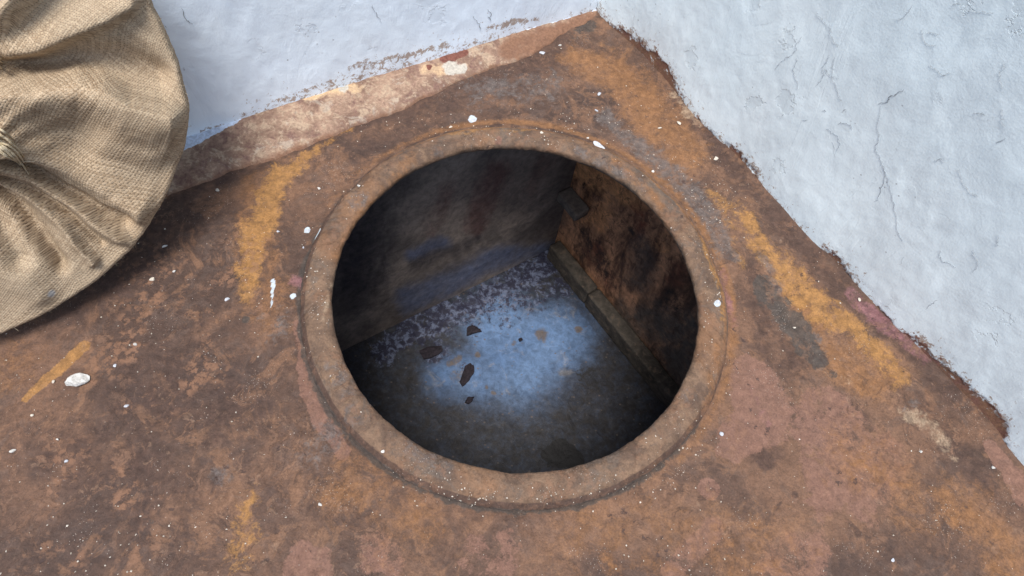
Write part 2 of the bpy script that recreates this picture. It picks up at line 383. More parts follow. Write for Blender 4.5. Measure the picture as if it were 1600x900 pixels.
ORG = [(.85, [(900, 90, 30), (960, 110, 42), (1040, 200, 42), (1080, 250, 30)]), (.8, [(1230, 460, 30), (1290, 550, 40), (1370, 610, 35)]),
       (.7, [(1480, 770, 40), (1600, 900, 60)]), (.6, [(400, 300, 40), (420, 470, 60)]), (.6, [(560, 760, 90)]), (.5, [(900, 830, 90), (1200, 860, 90)]),
       (.5, [(30, 560, 60)]), (.55, [(640, 820, 80)]), (.6, [(1330, 700, 60), (1440, 800, 60)])]
BRN = [(.8, [(700, 160, 30), (820, 110, 42), (880, 60, 26)]), (.75, [(280, 330, 45), (200, 420, 50), (120, 500, 30)]), (.66, [(250, 620, 120), (380, 640, 70)]),
       (.6, [(560, 240, 35), (660, 190, 25)]), (.62, [(1130, 860, 60), (960, 890, 60)]), (.7, [(1170, 430, 30), (1230, 560, 60)]), (.6, [(100, 700, 90), (260, 780, 100)]),
       (.8, [(1060, 170, 16), (1180, 310, 18), (1300, 440, 22), (1400, 540, 20), (1480, 620, 24)]), (.62, [(1440, 640, 24), (1520, 740, 30), (1590, 820, 30)]), (.7, [(1180, 720, 22), (1210, 700, 22)]),
       (.7, [(270, 330, 40), (300, 300, 20), (420, 262, 14), (560, 205, 14), (700, 150, 14)]), (.66, [(1480, 800, 12), (1560, 890, 18)]), (.5, [(720, 850, 70)])]
PNK = [(.9, [(468, 500, 12), (478, 580, 26), (510, 650, 22), (540, 700, 14)]), (.95, [(480, 888, 48)]), (.8, [(1170, 590, 40), (1200, 640, 60), (1150, 700, 34)]), (.7, [(1290, 660, 60), (1330, 740, 110)]),
       (.8, [(1590, 770, 24), (1545, 700, 14)]), (.85, [(1104, 760, 22)]), (.7, [(1110, 830, 30), (1060, 890, 30)]), (.62, [(1240, 880, 70)]), (.55, [(760, 870, 60)]), (.6, [(600, 870, 50)])]
GRY = [(.8, [(950, 190, 14), (1020, 240, 20), (1090, 310, 22), (1140, 400, 18)]), (.75, [(1190, 400, 10), (1215, 455, 12)]), (.75, [(1270, 540, 22), (1290, 580, 14)]), (.6, [(740, 150, 30), (860, 130, 30)]),
       (.62, [(345, 745, 22)]), (.6, [(430, 500, 30)]), (.6, [(1420, 640, 14)]), (.5, [(560, 640, 30), (490, 700, 30)]), (.55, [(250, 290, 20)])]
DRK = [(.8, [(1190, 450, 16), (1225, 490, 26), (1250, 520, 26), (1285, 575, 18)]), (.66, [(386, 496, 10)]), (.6, [(900, 50, 20), (925, 40, 14)]), (.6, [(1310, 590, 9)]), (.5, [(237, 812, 8)])]
BRN += [(1.1, [(1186, 705, 13), (1200, 722, 12)]), (.9, [(345, 740, 14), (330, 770, 6)]), (1.1, [(1240, 773, 7)]), (1.1, [(1327, 820, 5), (1342, 842, 8)]), (1.1, [(1335, 645, 9)]), (1., [(1367, 755, 4), (1380, 770, 4)]),
        (1.1, [(1283, 765, 7), (1295, 782, 5)]), (1., [(1250, 855, 8)]), (1., [(1295, 692, 5)]), (.9, [(1315, 622, 5)]), (1., [(1334, 708, 5)]), (.9, [(1222, 785, 3), (1215, 795, 5)])]
PUR = [(.7, [(1330, 462, 12), (1380, 515, 16), (1440, 570, 14)]), (.45, [(1185, 620, 16), (1200, 660, 14)]), (.6, [(1130, 430, 12), (1150, 500, 10)]), (.6, [(520, 470, 10), (460, 430, 12)]), (.55, [(200, 350, 30)])]
PAL = [(.62, [(1400, 640, 10), (1455, 672, 24), (1490, 715, 12)]), (.5, [(1205, 440, 5), (1250, 500, 5)]), (.55, [(1050, 150, 12), (1090, 200, 10)]), (.5, [(1330, 600, 12)])]
PNT = [(.72, [(428, 440, 4.5), (424, 480, 2)]), (1.1, [(480, 360, 5)]), (.9, [(458, 463, 5)]), (.8, [(738, 188, 7)])]
su, sv = u+3*fbm(X*60, Y*60, 21), v+3*fbm(X*60, Y*60, 22)
pside = side(u, v, LEDGE[:-1]+REDGE)+5*fbm(X*45, Y*45, 31)+3*fbm(X*160, Y*160, 32)
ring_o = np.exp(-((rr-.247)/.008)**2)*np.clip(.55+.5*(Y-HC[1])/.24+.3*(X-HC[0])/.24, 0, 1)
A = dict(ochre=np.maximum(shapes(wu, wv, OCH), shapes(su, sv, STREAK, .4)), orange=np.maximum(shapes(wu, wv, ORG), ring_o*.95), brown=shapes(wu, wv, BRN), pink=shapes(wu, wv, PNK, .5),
         grey=shapes(wu, wv, GRY), dark=np.maximum(shapes(wu, wv, DRK, .5), 1.1*np.exp(-((rr-.236)/.010)**2)*np.clip(.45-(Y-HC[1])/.24*1.1-(X-HC[0])/.24*.35, 0, 1)), purple=shapes(wu, wv, PUR), pale=shapes(wu, wv, PAL),  # dark also carries the rim's shadow, painted on its near side
         paint=np.maximum(shapes(su, sv, PNT, .3), sst(6, 14, pside)*0), scab=shapes(u, v, [(1., [(300, 460, 160), (150, 800, 150)]), (.9, [(420, 540, 80)]), (.4, [(1300, 500, 900)])]))
Z = .0018*fbm(X*6, Y*6, 41)+.0011*fbm(X*28, Y*28, 42)+.0006*fbm(X*110, Y*110, 43, 3)
Z += .0018*sst(.5, .75, A['pink']+.3*fbm(X*60, Y*60, 44))*-1*.5
Z += .0065*np.exp(-np.clip(rr-.238, 0, 9)/.010)*np.clip(.35+.9*(Y-HC[1])/.24, 0, 1)
Z += .006*np.exp(-np.clip(sB, 0, 9)/.018)+.004*np.exp(-np.clip(sA, 0, 9)/.02)
Z += .0045*np.exp(-((sB-.055-.008*fbm(X*8, Y*8, 45))/.018)**2)*.6
V[:, 2] = Z
k = rr < .222; ang = np.arctan2(Y-(HC[1]+.006), X-HC[0])
m2 = k & (rr > .214); V[m2, 0] = HC[0]+.222*np.cos(ang[m2]); V[m2, 1] = HC[1]+.006+.222*np.sin(ang[m2])
keep = (sA > -.03) & (sB > -.03) & (rr > .214)
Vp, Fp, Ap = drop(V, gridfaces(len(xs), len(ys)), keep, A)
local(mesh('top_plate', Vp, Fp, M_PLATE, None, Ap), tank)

def plate_z(x, y):
    """height of the plate near a point"""
    i = int(round((x-xs[0])/RES)); j = int(round((y-ys[0])/RES))
    i = min(max(i, 0), len(xs)-1); j = min(max(j, 0), len(ys)-1)
    return float(Z[j*len(xs)+i])

# rim
RCY = HC[1]
prof = [(.2190, -.012), (.2130, -.006), (.2070, .001), (.2036, .007), (.2036, .0118), (.2056, .0148), (.2100, .0172), (.2165, .0182), (.2235, .0176), (.2295, .0156), (.2350, .0120), (.2388, .0080), (.2370, .0045), (.2330, .0015), (.2310, -.0060)]
# finer profile
pr = []
for (a0, b0), (a1, b1) in zip(prof[:-1], prof[1:]):
    for k_ in range(4): pr.append((a0+(a1-a0)*k_/4, b0+(b1-b0)*k_/4))
pr.append(prof[-1]); pr = np.array(pr)
for _ in range(2): pr[1:-1] = (pr[:-2]+2*pr[1:-1]+pr[2:])/4
NA = 1100; th = np.linspace(0, 2*np.pi, NA, endpoint=False)
TH, K = np.meshgrid(th, np.arange(len(pr)), indexing='ij')
r0 = pr[K, 0]; z0 = pr[K, 1]
dx, dy = np.cos(TH), np.sin(TH)
kx = dx*.22; ky = dy*.22; kk = (K*.0016)
wob = .0018*fbm(dx*2.2+5, dy*2.2, 61)+.0013*fbm(dx*9, dy*9+kk*20, 62)+.0010*np.minimum(0, fbm(dx*24, dy*24+kk*30, 67)+.15)*2.5*np.exp(-((K-24)/9.)**2)*-1
jag = .0005*fbm(kx*90+kk*60, ky*90, 63, 3)
edgew = np.exp(-((K-14)/7.)**2)
r_ = r0+wob+jag+edgew*(.0006*fbm(dx*22, dy*22, 64))
z_ = z0+np.where(z0 > .004, .0018*fbm(dx*6, dy*6+kk*9, 65)+.0008*fbm(kx*40, ky*40+kk*40, 68, 3)+.0004*fbm(kx*140, ky*140+kk*90, 66, 3)-.0011*sst(.22, .34, fbm(kx*75+3, ky*75+kk*50, 69)), 0)
RX = HC[0]+r_*dx; RY = RCY+.002+r_*dy
rv = np.stack([RX.ravel(), RY.ravel(), z_.ravel()], 1)
ii = np.arange(NA)[:, None]*len(pr)+np.arange(len(pr)-1)[None]; jj = (np.arange(NA)+1) % NA; jj = jj[:, None]*len(pr)+np.arange(len(pr)-1)[None]
rf = np.stack([ii, ii+1, jj+1, jj], -1).reshape(-1, 4)[:, ::-1]
ru, rv_ = uvof(rv); rw, rx = ru+10*fbm(rv[:, 0]*30, rv[:, 1]*30, 71), rv_+10*fbm(rv[:, 0]*30, rv[:, 1]*30, 72)
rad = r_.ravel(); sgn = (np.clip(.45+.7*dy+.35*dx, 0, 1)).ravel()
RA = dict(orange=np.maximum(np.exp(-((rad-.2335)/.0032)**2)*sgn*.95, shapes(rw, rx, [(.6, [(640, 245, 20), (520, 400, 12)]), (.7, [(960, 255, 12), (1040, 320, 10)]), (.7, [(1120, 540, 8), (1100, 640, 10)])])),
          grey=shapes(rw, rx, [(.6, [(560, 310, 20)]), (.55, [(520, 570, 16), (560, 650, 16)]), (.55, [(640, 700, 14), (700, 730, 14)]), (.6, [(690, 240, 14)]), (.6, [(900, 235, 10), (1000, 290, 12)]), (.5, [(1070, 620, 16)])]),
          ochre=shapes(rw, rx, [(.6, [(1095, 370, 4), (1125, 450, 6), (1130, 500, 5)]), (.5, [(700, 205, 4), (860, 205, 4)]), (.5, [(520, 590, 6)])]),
          dark=sst(.2345, .2385, rad)*np.clip(.55-dy.ravel()*1.1-dx.ravel()*.4, 0, 1)*.9, pink=shapes(rw, rx, [(.8, [(780, 221, 9)])]), purple=shapes(rw, rx, [(.2, [(660, 730, 20)])]), brown=sst(.2300, .2345, rad)*np.clip(.65-dy.ravel()*1.0-dx.ravel()*.4, 0, 1)*1.5,  # dark and brown paint shade on the rim's near outer slope
          pale=shapes(rw, rx, [(.5, [(520, 440, 6), (500, 500, 5)])]), paint=shapes(ru, rv_, [(1., [(498, 358, 3.5), (488, 374, 4)]), (.9, [(1121, 474, 6)])], .3), scab=np.full(len(rv), .5))
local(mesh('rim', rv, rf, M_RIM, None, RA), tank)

# inside: floor, walls, bars
FL = -DEPTH
fc = P(862, 388, FL)[:2]
f1 = P(570, 531, FL)[:2]; f2 = P(1030, 624, FL)[:2]; f2c = P(866, 418, FL)[:2]
eA = (f1-fc)/np.linalg.norm(f1-fc); eB = (f2-f2c)/np.linalg.norm(f2-f2c)
BARW = .030
nBi = np.array([-eB[1], eB[0]]); nBi = nBi if nBi@(HC[:2]-fc) > 0 else -nBi
nAi = np.array([-eA[1], eA[0]]); nAi = nAi if nAi@(HC[:2]-fc) > 0 else -nAi
# the right wall lies BARW behind the visible front of the bar
o2 = f2c-nBi*BARW
t_ = np.linalg.solve(np.c_[eA, -eB], o2-fc); IC = fc+eA*t_[0]
print('inner corner', IC, fc)
def inner_wall(name, org, ed, length, mat, attf, nrm):
    S_, Zz = np.meshgrid(np.arange(0, length+.001, .004), np.arange(FL-.002, -.0045, .004))
    s_, z_ = S_.ravel(), Zz.ravel()
    p = np.stack([org[0]+ed[0]*s_, org[1]+ed[1]*s_, z_], 1)
    p[:, :2] += nrm*(.0025*fbm(s_*9, z_*9, 81)+.001*fbm(s_*40, z_*40, 82))[:, None]
    uu, vv = uvof(p)
    uu = uu+10*fbm(s_*16, z_*16, 83); vv = vv+10*fbm(s_*16, z_*16, 84)
    return local(mesh(name, p, gridfaces(S_.shape[1], S_.shape[0]), mat, None, attf(uu, vv, s_, z_)), tank)
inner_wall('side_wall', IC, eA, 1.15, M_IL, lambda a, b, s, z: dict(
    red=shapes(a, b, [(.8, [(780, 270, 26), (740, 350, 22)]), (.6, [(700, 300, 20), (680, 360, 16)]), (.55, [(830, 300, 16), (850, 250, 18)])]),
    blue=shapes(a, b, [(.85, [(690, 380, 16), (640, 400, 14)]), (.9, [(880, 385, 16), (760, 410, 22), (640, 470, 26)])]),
    dark=shapes(a, b, [(.6, [(745, 375, 10), (700, 395, 12), (640, 415, 12)]), (.85, [(540, 420, 80), (560, 320, 70)]), (.5, [(620, 290, 30)])])), nAi)  # broad dark blob at left is shade painted into the wall colour
inner_wall('side_wall', IC, eB, 1.15, M_IR, lambda a, b, s, z: dict(
    orange=shapes(a, b, [(.85, [(890, 255, 26), (950, 280, 30), (1000, 320, 20)]), (.6, [(930, 340, 40)]), (.55, [(1040, 380, 30)])]),
    red=shapes(a, b, [(.62, [(1000, 325, 22), (1010, 350, 20), (995, 370, 16)]), (.55, [(930, 400, 24), (945, 440, 24)]), (.5, [(1060, 430, 24)])]),
    grey=shapes(a, b, [(.7, [(1000, 385, 24), (1000, 430, 30)]), (.9, [(980, 500, 36), (1080, 520, 50), (1060, 600, 80)]), (.6, [(875, 340, 18)])]),
    dark=shapes(a, b, [(.55, [(920, 380, 30), (960, 440, 20)]), (.6, [(1050, 470, 26)]), (.7, [(915, 290, 6)]), (.6, [(985, 360, 8), (990, 375, 6)]), (.55, [(1010, 560, 30)])])), nBi)
OPP = IC+eA*1.15+eB*1.15
for org, ed, nr in ((IC+eA*1.15, eB, eA*-1), (IC+eB*1.15, eA, eB*-1)):
    inner_wall('side_wall', org, ed, 1.15, M_IL, lambda a, b, s, z: dict(red=s*0, blue=s*0, dark=s*0+.6), nr)
S_, T_ = np.meshgrid(np.arange(0, 1.15, .003), np.arange(0, 1.15, .003)); s_, t2 = S_.ravel(), T_.ravel()
p = np.stack([IC[0]+eA[0]*s_+eB[0]*t2, IC[1]+eA[1]*s_+eB[1]*t2, np.full(s_.shape, FL)], 1)
a, b = uvof(p); aw = a+14*fbm(s_*20, t2*20, 91)+5*fbm(s_*70, t2*70, 92); bw = b+14*fbm(s_*20, t2*20, 93)+5*fbm(s_*70, t2*70, 94)
crust = shapes(aw, bw, [(.95, [(858, 400, 34), (800, 440, 26), (720, 480, 26), (640, 520, 30), (600, 545, 24)]), (.75, [(680, 548, 22)]), (.62, [(690, 500, 40)]), (.55, [(760, 470, 46), (870, 440, 40)]), (.6, [(720, 585, 12)])])
floor_shade = 1-shapes(aw, bw, [(1.0, [(780, 510, 60), (812, 548, 84), (870, 530, 58)]), (.8, [(700, 585, 38), (750, 592, 46)])], 1.)  # painted light pool: blue inside, fading to dark shade outside
floor_shade = np.maximum(floor_shade, shapes(aw, bw, [(.75, [(886, 450, 12), (915, 500, 12), (945, 545, 14)]), (.6, [(905, 470, 14)])]))
spot = shapes(a+.5*(aw-a), b+.5*(bw-b), [(.8, [(848, 526, 12)]), (.85, [(902, 517, 7)]), (.8, [(745, 557, 7)]), (.75, [(716, 563, 8), (700, 570, 8)]), (.8, [(762, 604, 4)]), (.75, [(774, 613, 6)]), (.7, [(813, 538, 4)]), (.6, [(800, 538, 4)]), (.6, [(712, 590, 14)])], .6)
black = shapes(aw, bw, [(1., [(868, 708, 22), (892, 716, 20)]), (.7, [(840, 740, 8)]), (.55, [(920, 590, 26)])], .35)
p[:, 2] += .003*np.clip(crust, 0, 1)*(fbm(s_*70, t2*70, 95)+.4)+.0012*fbm(s_*25, t2*25, 96)
local(mesh('tank_bottom', p, gridfaces(S_.shape[1], S_.shape[0]), M_FL, None, dict(crust=crust, floor_shade=floor_shade, spot=spot, black=black)), tank)

def bar(name, org, ed, nr, s0, s1, z0, z1, d0, d1, mat, seed=0, n=60):
    """a rough steel bar: box swept along the wall with worn edges"""
    sec = []
    m = 12
    c4 = [(d0, z0), (d1, z0), (d1, z1), (d0, z1)]
    for q in range(4):
        (a0, b0), (a1, b1) = c4[q], c4[(q+1) % 4]
        for w in range(m): sec.append((a0+(a1-a0)*w/m, b0+(b1-b0)*w/m))
    sec = np.array(sec); cc = sec.mean(0)
    for _ in range(1): sec = (np.roll(sec, 1, 0)+2*sec+np.roll(sec, -1, 0))/4
    ss = np.linspace(s0, s1, n); vs = []
    for i, q in enumerate(ss):
        k = 1. if 0 < i < n-1 else .86
        d = cc[0]+(sec[:, 0]-cc[0])*k; z = cc[1]+(sec[:, 1]-cc[1])*k
        nz = .0012*fbm(np.full(len(sec), q*40+seed), np.arange(len(sec))*.2, 101+seed)
        vs.append(np.stack([org[0]+ed[0]*q+nr[0]*(d+nz), org[1]+ed[1]*q+nr[1]*(d+nz), z+nz*.7], 1))
    ns = len(sec); vs = np.concatenate(vs)
    fs = [(i*ns+j, i*ns+(j+1) % ns, (i+1)*ns+(j+1) % ns, (i+1)*ns+j) for i in range(n-1) for j in range(ns)]
    fs += [tuple(range(ns))[::-1], tuple(range((n-1)*ns, n*ns))]
    return local(polymesh(name, vs, fs, mat, None, True), tank)
# height of the bar from the photo: its top back edge is seen along (880,352)-(1000,490)
bar('angle_bar', IC, eB, nBi, .012, .150, FL+.001, FL+.050, .001, BARW, M_BAR, 1)
bar('angle_bar', IC, eB, nBi, .1508, .95, FL+.001, FL+.049, .001, BARW+.001, M_BAR, 2, 160)
# corner block high up on the right wall
def wall_hit(u, v, org, nr):
    return onplane(u, v, np.array([org[0], org[1], 0]), np.array([nr[0], nr[1], 0]))
k1 = wall_hit(868, 275, IC, nBi); k2 = wall_hit(890, 322, IC, nBi)
sk = lambda q: float((q[:2]-IC)@eB)
bar('corner_bracket', IC, eB, nBi, .003, .064, -.372, -.350, .001, .034, M_BRK, 5, 30)

# ------------------------------------------------------------------ the two painted walls
CRACKS_R = [[(1412, 140), (1400, 147), (1390, 152), (1385, 160), (1372, 163)], [(1376, 166), (1371, 190), (1373, 215), (1366, 232), (1374, 248), (1380, 262), (1388, 285), (1397, 318), (1402, 345), (1404, 365), (1412, 376)],
            [(1304, 92), (1299, 118), (1306, 140), (1312, 158)], [(1308, 194), (1318, 192), (1330, 196), (1332, 202)], [(1246, 92), (1239, 110), (1244, 122), (1248, 140)],
            [(1382, 262), (1378, 290), (1372, 310), (1366, 316)], [(1447, 482), (1456, 475), (1466, 468)], [(1400, 418), (1409, 410), (1414, 400)], [(1574, 215), (1565, 220), (1558, 222)],
            [(1052, 92), (1058, 108), (1064, 122), (1066, 136)], [(1070, 140), (1085, 158), (1100, 178), (1118, 196), (1130, 205)], [(1380, 412), (1378, 430), (1384, 455), (1395, 468), (1400, 474)],
            [(1488, 8), (1500, 6)], [(993, 25), (990, 50), (997, 62)], [(1520, 178), (1534, 177), (1540, 179)], [(1460, 252), (1470, 249), (1476, 254)], [(1255, 190), (1262, 187)], [(1286, 172), (1289, 174)],
            [(1316, 175), (1321, 171)], [(1222, 182), (1225, 178)], [(1254, 442), (1262, 450), (1270, 462)], [(1300, 222), (1306, 250), (1306, 280)], [(1208, 285), (1222, 298), (1228, 312)]]
CRACKS_L = [[(283, 12), (290, 28), (300, 36)], [(762, 14), (768, 22), (763, 26), (767, 32)], [(738, 26), (748, 38), (750, 48)], [(922, 2), (919, 8)], [(934, 2), (932, 16)], [(256, 38), (260, 42)], [(286, 104), (288, 108)], [(740, 62), (756, 68)], [(580, 8), (588, 22), (596, 34)]]
def foot(s_, org, d, nr, line):
    q = np.array([P(a_, b_, .006)[:2] for a_, b_ in line if b_ > 18]); sl_ = (q-org)@d; w_ = (q-org)@nr
    o = np.argsort(sl_); g = np.arange(-.1, 1.6, .004); y = np.interp(g, sl_[o], np.clip(w_[o], -.02, .02))
    for _ in range(40): y[1:-1] = (y[:-2]+2*y[1:-1]+y[2:])/4
    return np.interp(s_, g, y)
_rc = random.Random(5)
for _k in range(34):
    x, y = _rc.uniform(1080, 1590), _rc.uniform(8, 560)
    if y > 30+(x-1000)*.80: continue
    a_ = _rc.choice([1.2, 1.9, 1.6, .3]); pts_ = [(x, y)]
    for _j in range(_rc.randint(2, 6)):
        a_ += _rc.uniform(-.9, .9); l_ = _rc.uniform(4, 14); x += l_*math.cos(a_); y += l_*math.sin(a_); pts_.append((x, y))
    CRACKS_R.append(pts_)
def wall(name, label, org, d, nr, length, H, mat, line, cracks, left):
    w = empty(name, label, 'wall', (org[0], org[1], 0))
    ss = np.arange(-.015, length, .0025); zs = np.concatenate([np.arange(-.03, .16, .0018), np.arange(.16, H, .004)])
    S_, Zz = np.meshgrid(ss, zs); s_, z_ = S_.ravel(), Zz.ravel()
    p = np.stack([org[0]+d[0]*s_, org[1]+d[1]*s_, z_], 1); uu, vv = uvof(p)
    sd = 1e3*np.ones(len(s_)); vis = (uu > -500) & (uu < 2200) & (vv > -600) & (vv < 1500)
    sd[vis] = side(uu[vis], vv[vis], line)
    jag = 6*fbm(s_*45, z_*45, 31)+(7+0*s_)*fbm(s_*170, z_*170, 32)+(8*fbm(s_*18, z_*18, 33) if not left else 2*fbm(s_*18, z_*18, 33))
    rust = (1-sst(-14, 12, sd+jag-(-9 if left else 5)))*(.0 if left else 1)
    reach = 34. if left else 30.
    gm = np.exp(-np.clip(sd, 0, 500)/reach)*((.44 if left else .60)+.30*fbm(s_*14, z_*14, 34))
    if left: gm = np.maximum(gm, shapes(uu+6*fbm(s_*60, z_*60, 36), vv+4*fbm(s_*60, z_*60, 37), [(.62, [(760, 45, 6), (800, 36, 7), (840, 28, 5)]), (.60, [(545, 108, 6), (620, 90, 8), (700, 70, 6)]), (.55, [(430, 160, 5), (520, 128, 6)]), (.5, [(350, 195, 4), (310, 205, 4)])]))
    else: gm = np.maximum(gm, shapes(uu, vv, [(.66, [(985, 50, 10), (1005, 70, 9)]), (.55, [(950, 35, 8), (975, 45, 8)]), (.6, [(1185, 270, 12), (1170, 255, 10)]), (.55, [(1280, 395, 10)]), (.55, [(1440, 535, 14), (1455, 545, 10)])]))
    A = dict(rust=rust, grime=gm, purple=shapes(uu, vv, [(.5, [(1320, 430, 14), (1400, 520, 14), (1460, 570, 14)]), (.8, [(1580, 730, 20)])]), pale=shapes(uu, vv, [(.7, [(700, 85, 30), (450, 170, 30)])]))
    hgt = .0028*fbm(s_*7, z_*4.5, 51)+.0013*fbm(s_*26, z_*13, 52)+.0004*fbm(s_*90, z_*50, 53, 3)
    hgt += np.where(rust > .5, -.0012, 0)
    if not left: hgt += .30*foot(s_, org, d, nr, line)*np.exp(-(np.clip(z_, 0, 9)/.09)**2)
    p[:, :2] += nr*hgt[:, None]
    local(mesh('painted_plaster', p, gridfaces(S_.shape[1], S_.shape[0]), mat, None, A), w)
    c3, n3 = np.array([org[0], org[1], 0.]), np.array([nr[0], nr[1], 0.])
    for ci, cr in enumerate(cracks):
        pts = []
        for (x0, y0), (x1, y1) in zip(cr[:-1], cr[1:]):
            for q in range(5):
                t = q/5; pts.append((x0+(x1-x0)*t+random.uniform(-1.7, 1.7), y0+(y1-y0)*t+random.uniform(-1.7, 1.7)))
        pts.append(cr[-1]); vs = []; n = len(pts)
        big = .9 if (ci == 0 or (left and ci < 3)) else (.42 if ci < 23 else .2)
        for i, (x, y) in enumerate(pts):
            q = onplane(x, y, c3, n3); sdist = (q[:2]-org)@d; zz = q[2]
            hh = .0028*fbm(np.array([sdist*7]), np.array([zz*4.5]), 51)[0]+.0013*fbm(np.array([sdist*26]), np.array([zz*13]), 52)[0]+.0004*fbm(np.array([sdist*90]), np.array([zz*50]), 53, 3)[0]+.0005
            x2, y2 = pts[min(i+1, n-1)]; x1, y1 = pts[max(i-1, 0)]
            q2 = onplane(x2, y2, c3, n3)-onplane(x1, y1, c3, n3); q2 /= np.linalg.norm(q2)+1e-9
            sd_ = np.cross(q2, n3); wd = .0011*big*(.25+math.sin(math.pi*i/(n-1)))*random.uniform(.35, 1.2)
            base = q+n3*hh
            vs += [base-sd_*wd*.5, base+n3*.0003, base+sd_*wd*.5]
        fs = []
        for i in range(n-1):
            for j in (0, 1): fs.append((i*3+j, i*3+j+1, (i+1)*3+j+1, (i+1)*3+j))
        local(polymesh('crack', vs, fs, M_CRACK), w)
    return w
wall('painted_wall', 'bright blue-white painted plaster wall behind the burlap-wrapped lid', COR, -dA, nA, 1.35, 1.0, M_WL, LEDGE+[(930, 21), (1000, -10)], CRACKS_L, True)
wall('painted_wall', 'grey-blue cracked plaster wall with a ragged rusty foot', COR, dB, nB, 1.35, 1.1, M_WR, [(880, -40), (925, 15)]+REDGE, CRACKS_R, False)

# mortar bead along the foot of the left wall
LOW = [(150, 372), (270, 305), (330, 283), (365, 268), (427, 252), (487, 228), (557, 198), (640, 168), (705, 134), (770, 108), (830, 88), (872, 62), (905, 45), (925, 30)]
lowp = np.array([P(u_, v_, .002)[:2] for u_, v_ in LOW]); lsv = (lowp-COR)@(-dA); lwv = (lowp-COR)@nA
o_ = np.argsort(lsv); lsv, lwv = lsv[o_], lwv[o_]
ss = np.arange(.0, 1.3, .002); ts = np.linspace(0, 1, 34)
S_, T_ = np.meshgrid(ss, ts); s_, t2 = S_.ravel(), T_.ravel()
wdt = np.interp(s_, lsv, lwv); wdt = np.maximum(wdt, .006)+.004*fbm(s_*25, s_*0, 111)+.0015*fbm(s_*110, s_*0+3, 112)
dd = -.006+t2*(wdt+.006)
zz = .0070*(1-t2)**1.3+.0055*(1-t2**7)+.0012*fbm(s_*40, t2*3, 113)+.001*fbm(s_*130, t2*8, 114)-.0028*(t2 > .999)-.004*(t2 > .96)
p = np.stack([COR[0]-dA[0]*s_+nA[0]*dd, COR[1]-dA[1]*s_+nA[1]*dd, zz], 1)
a, b = uvof(p); aw = a+10*fbm(s_*40, dd*40, 115); bw = b+10*fbm(s_*40, dd*40, 116)
def mortar_mat():
    s = NT('rust_stained_mortar'); n1 = s.noise(20, 6, .65, .6); n2 = s.noise(70, 7, .7, .6); n3 = s.noise(300, 4, .7); n0 = s.noise(7, 4, .6)
    c = s.mix(s.ramp(n1, .36, .60), (.17, .105, .078), (.29, .195, .140))
    c = s.mix(s.ma('MULTIPLY', s.ramp(n2, .50, .60), .55), c, (.40, .31, .22))
    c = s.mix(s.ma('MULTIPLY', s.ramp(n2, .46, .34), .8), c, (.14, .08, .068))
    c = s.mix(s.ma('MULTIPLY', s.ramp(n0, .52, .64), .55), c, (.27, .23, .20)) if False else c
    c = s.mix(s.ma('MULTIPLY', s.ramp(s.noise(45, 8, .78, .9), .54, .60), .6), c, (.15, .085, .072)); c = s.mix(s.ma('MULTIPLY', s.ramp(s.noise(33, 8, .78, .9), .44, .39), .55), c, (.36, .31, .25))
    c = s.mix(s.edge(s.at('peach'), n2, .2, .8), c, (.48, .34, .21))
    c = s.mix(s.edge(s.at('greyp'), n2, .1, .6), c, (.40, .37, .32))
    c = s.mix(s.edge(s.at('red'), n2, .07, .5), c, s.mix(n3, (.11, .045, .035), (.19, .08, .06)))
    c = s.mix(s.edge(s.at('brown'), n1, .2, .9), c, s.mix(n2, (.12, .065, .045), (.24, .13, .08)))
    c = s.mix(s.edge(s.at('paint'), s.noise(120, 6, .75, .7), .06, .8), c, (.50, .58, .70))
    c = s.mix(1., c, s.mix(s.ramp(n3, .3, .7), (.8, .8, .8), (1.2, 1.2, 1.2)), 'MULTIPLY')
    return s.done(c, .9, s.bump(n3, .001, .5, s.bump(n2, .004, .5)), .2)
upside = side(a, b, LEDGE[:-1]+REDGE[:4])+4*fbm(s_*90, dd*90, 117)
MA = dict(peach=shapes(aw, bw, [(.8, [(470, 150, 10), (560, 135, 12)]), (.7, [(660, 110, 14), (700, 105, 10)]), (.6, [(860, 55, 14)])]), greyp=shapes(aw, bw, [(.9, [(700, 103, 12), (725, 108, 8)]), (.7, [(540, 140, 10)])]),
          red=shapes(aw, bw, [(1.1, [(692, 92, 6), (722, 86, 8)]), (1., [(672, 104, 6)]), (.9, [(422, 162, 4)])]), brown=np.maximum(sst(.72, 1.05, t2)*.9, shapes(aw, bw, [(.9, [(800, 80, 30), (920, 40, 30)]), (.55, [(300, 280, 20)])])),
          paint=sst(2, 9, upside))
mortar = mesh('mortar_bead', p, gridfaces(len(ss), len(ts)), mortar_mat(), None, MA)
tag(mortar, 'rust-stained beige mortar bead between the blue-white wall and the tank top', 'mortar')

# ------------------------------------------------------------------ burlap covered lid leaning on the left wall
BE = math.radians(62); a3 = np.array([dA[0], dA[1], 0.]); n3w = np.array([nA[0], nA[1], 0.]); up = np.array([0, 0, 1.])
BN = math.cos(BE)*up+math.sin(BE)*n3w; BE_ = -math.cos(BE)*n3w+math.sin(BE)*up
R0 = .165
base = np.array([COR[0], COR[1], 0.])+n3w*(2*R0*math.cos(BE)+.030)+up*.004
def bpt(u_, v_):
    q = onplane(u_, v_, base, BN)-base; return np.array([q@a3, q@BE_])
OUT = [(222, -60), (235, 0), (262, 55), (283, 112), (297, 168), (291, 220), (275, 265), (247, 328), (214, 378), (180, 411), (142, 442), (100, 470), (50, 497), (0, 518), (-60, 530)]
G = bpt(-22, 212)
outp = np.array([bpt(*q) for q in OUT]); CEN = bpt(-40, 230)
rel = outp-CEN; oa = np.unwrap(np.arctan2(rel[:, 1], rel[:, 0])); orr = np.hypot(rel[:, 0], rel[:, 1])
print('burlap radii', np.round(orr, 3), np.round(np.degrees(oa), 0), 'centre', CEN, 'G', G)
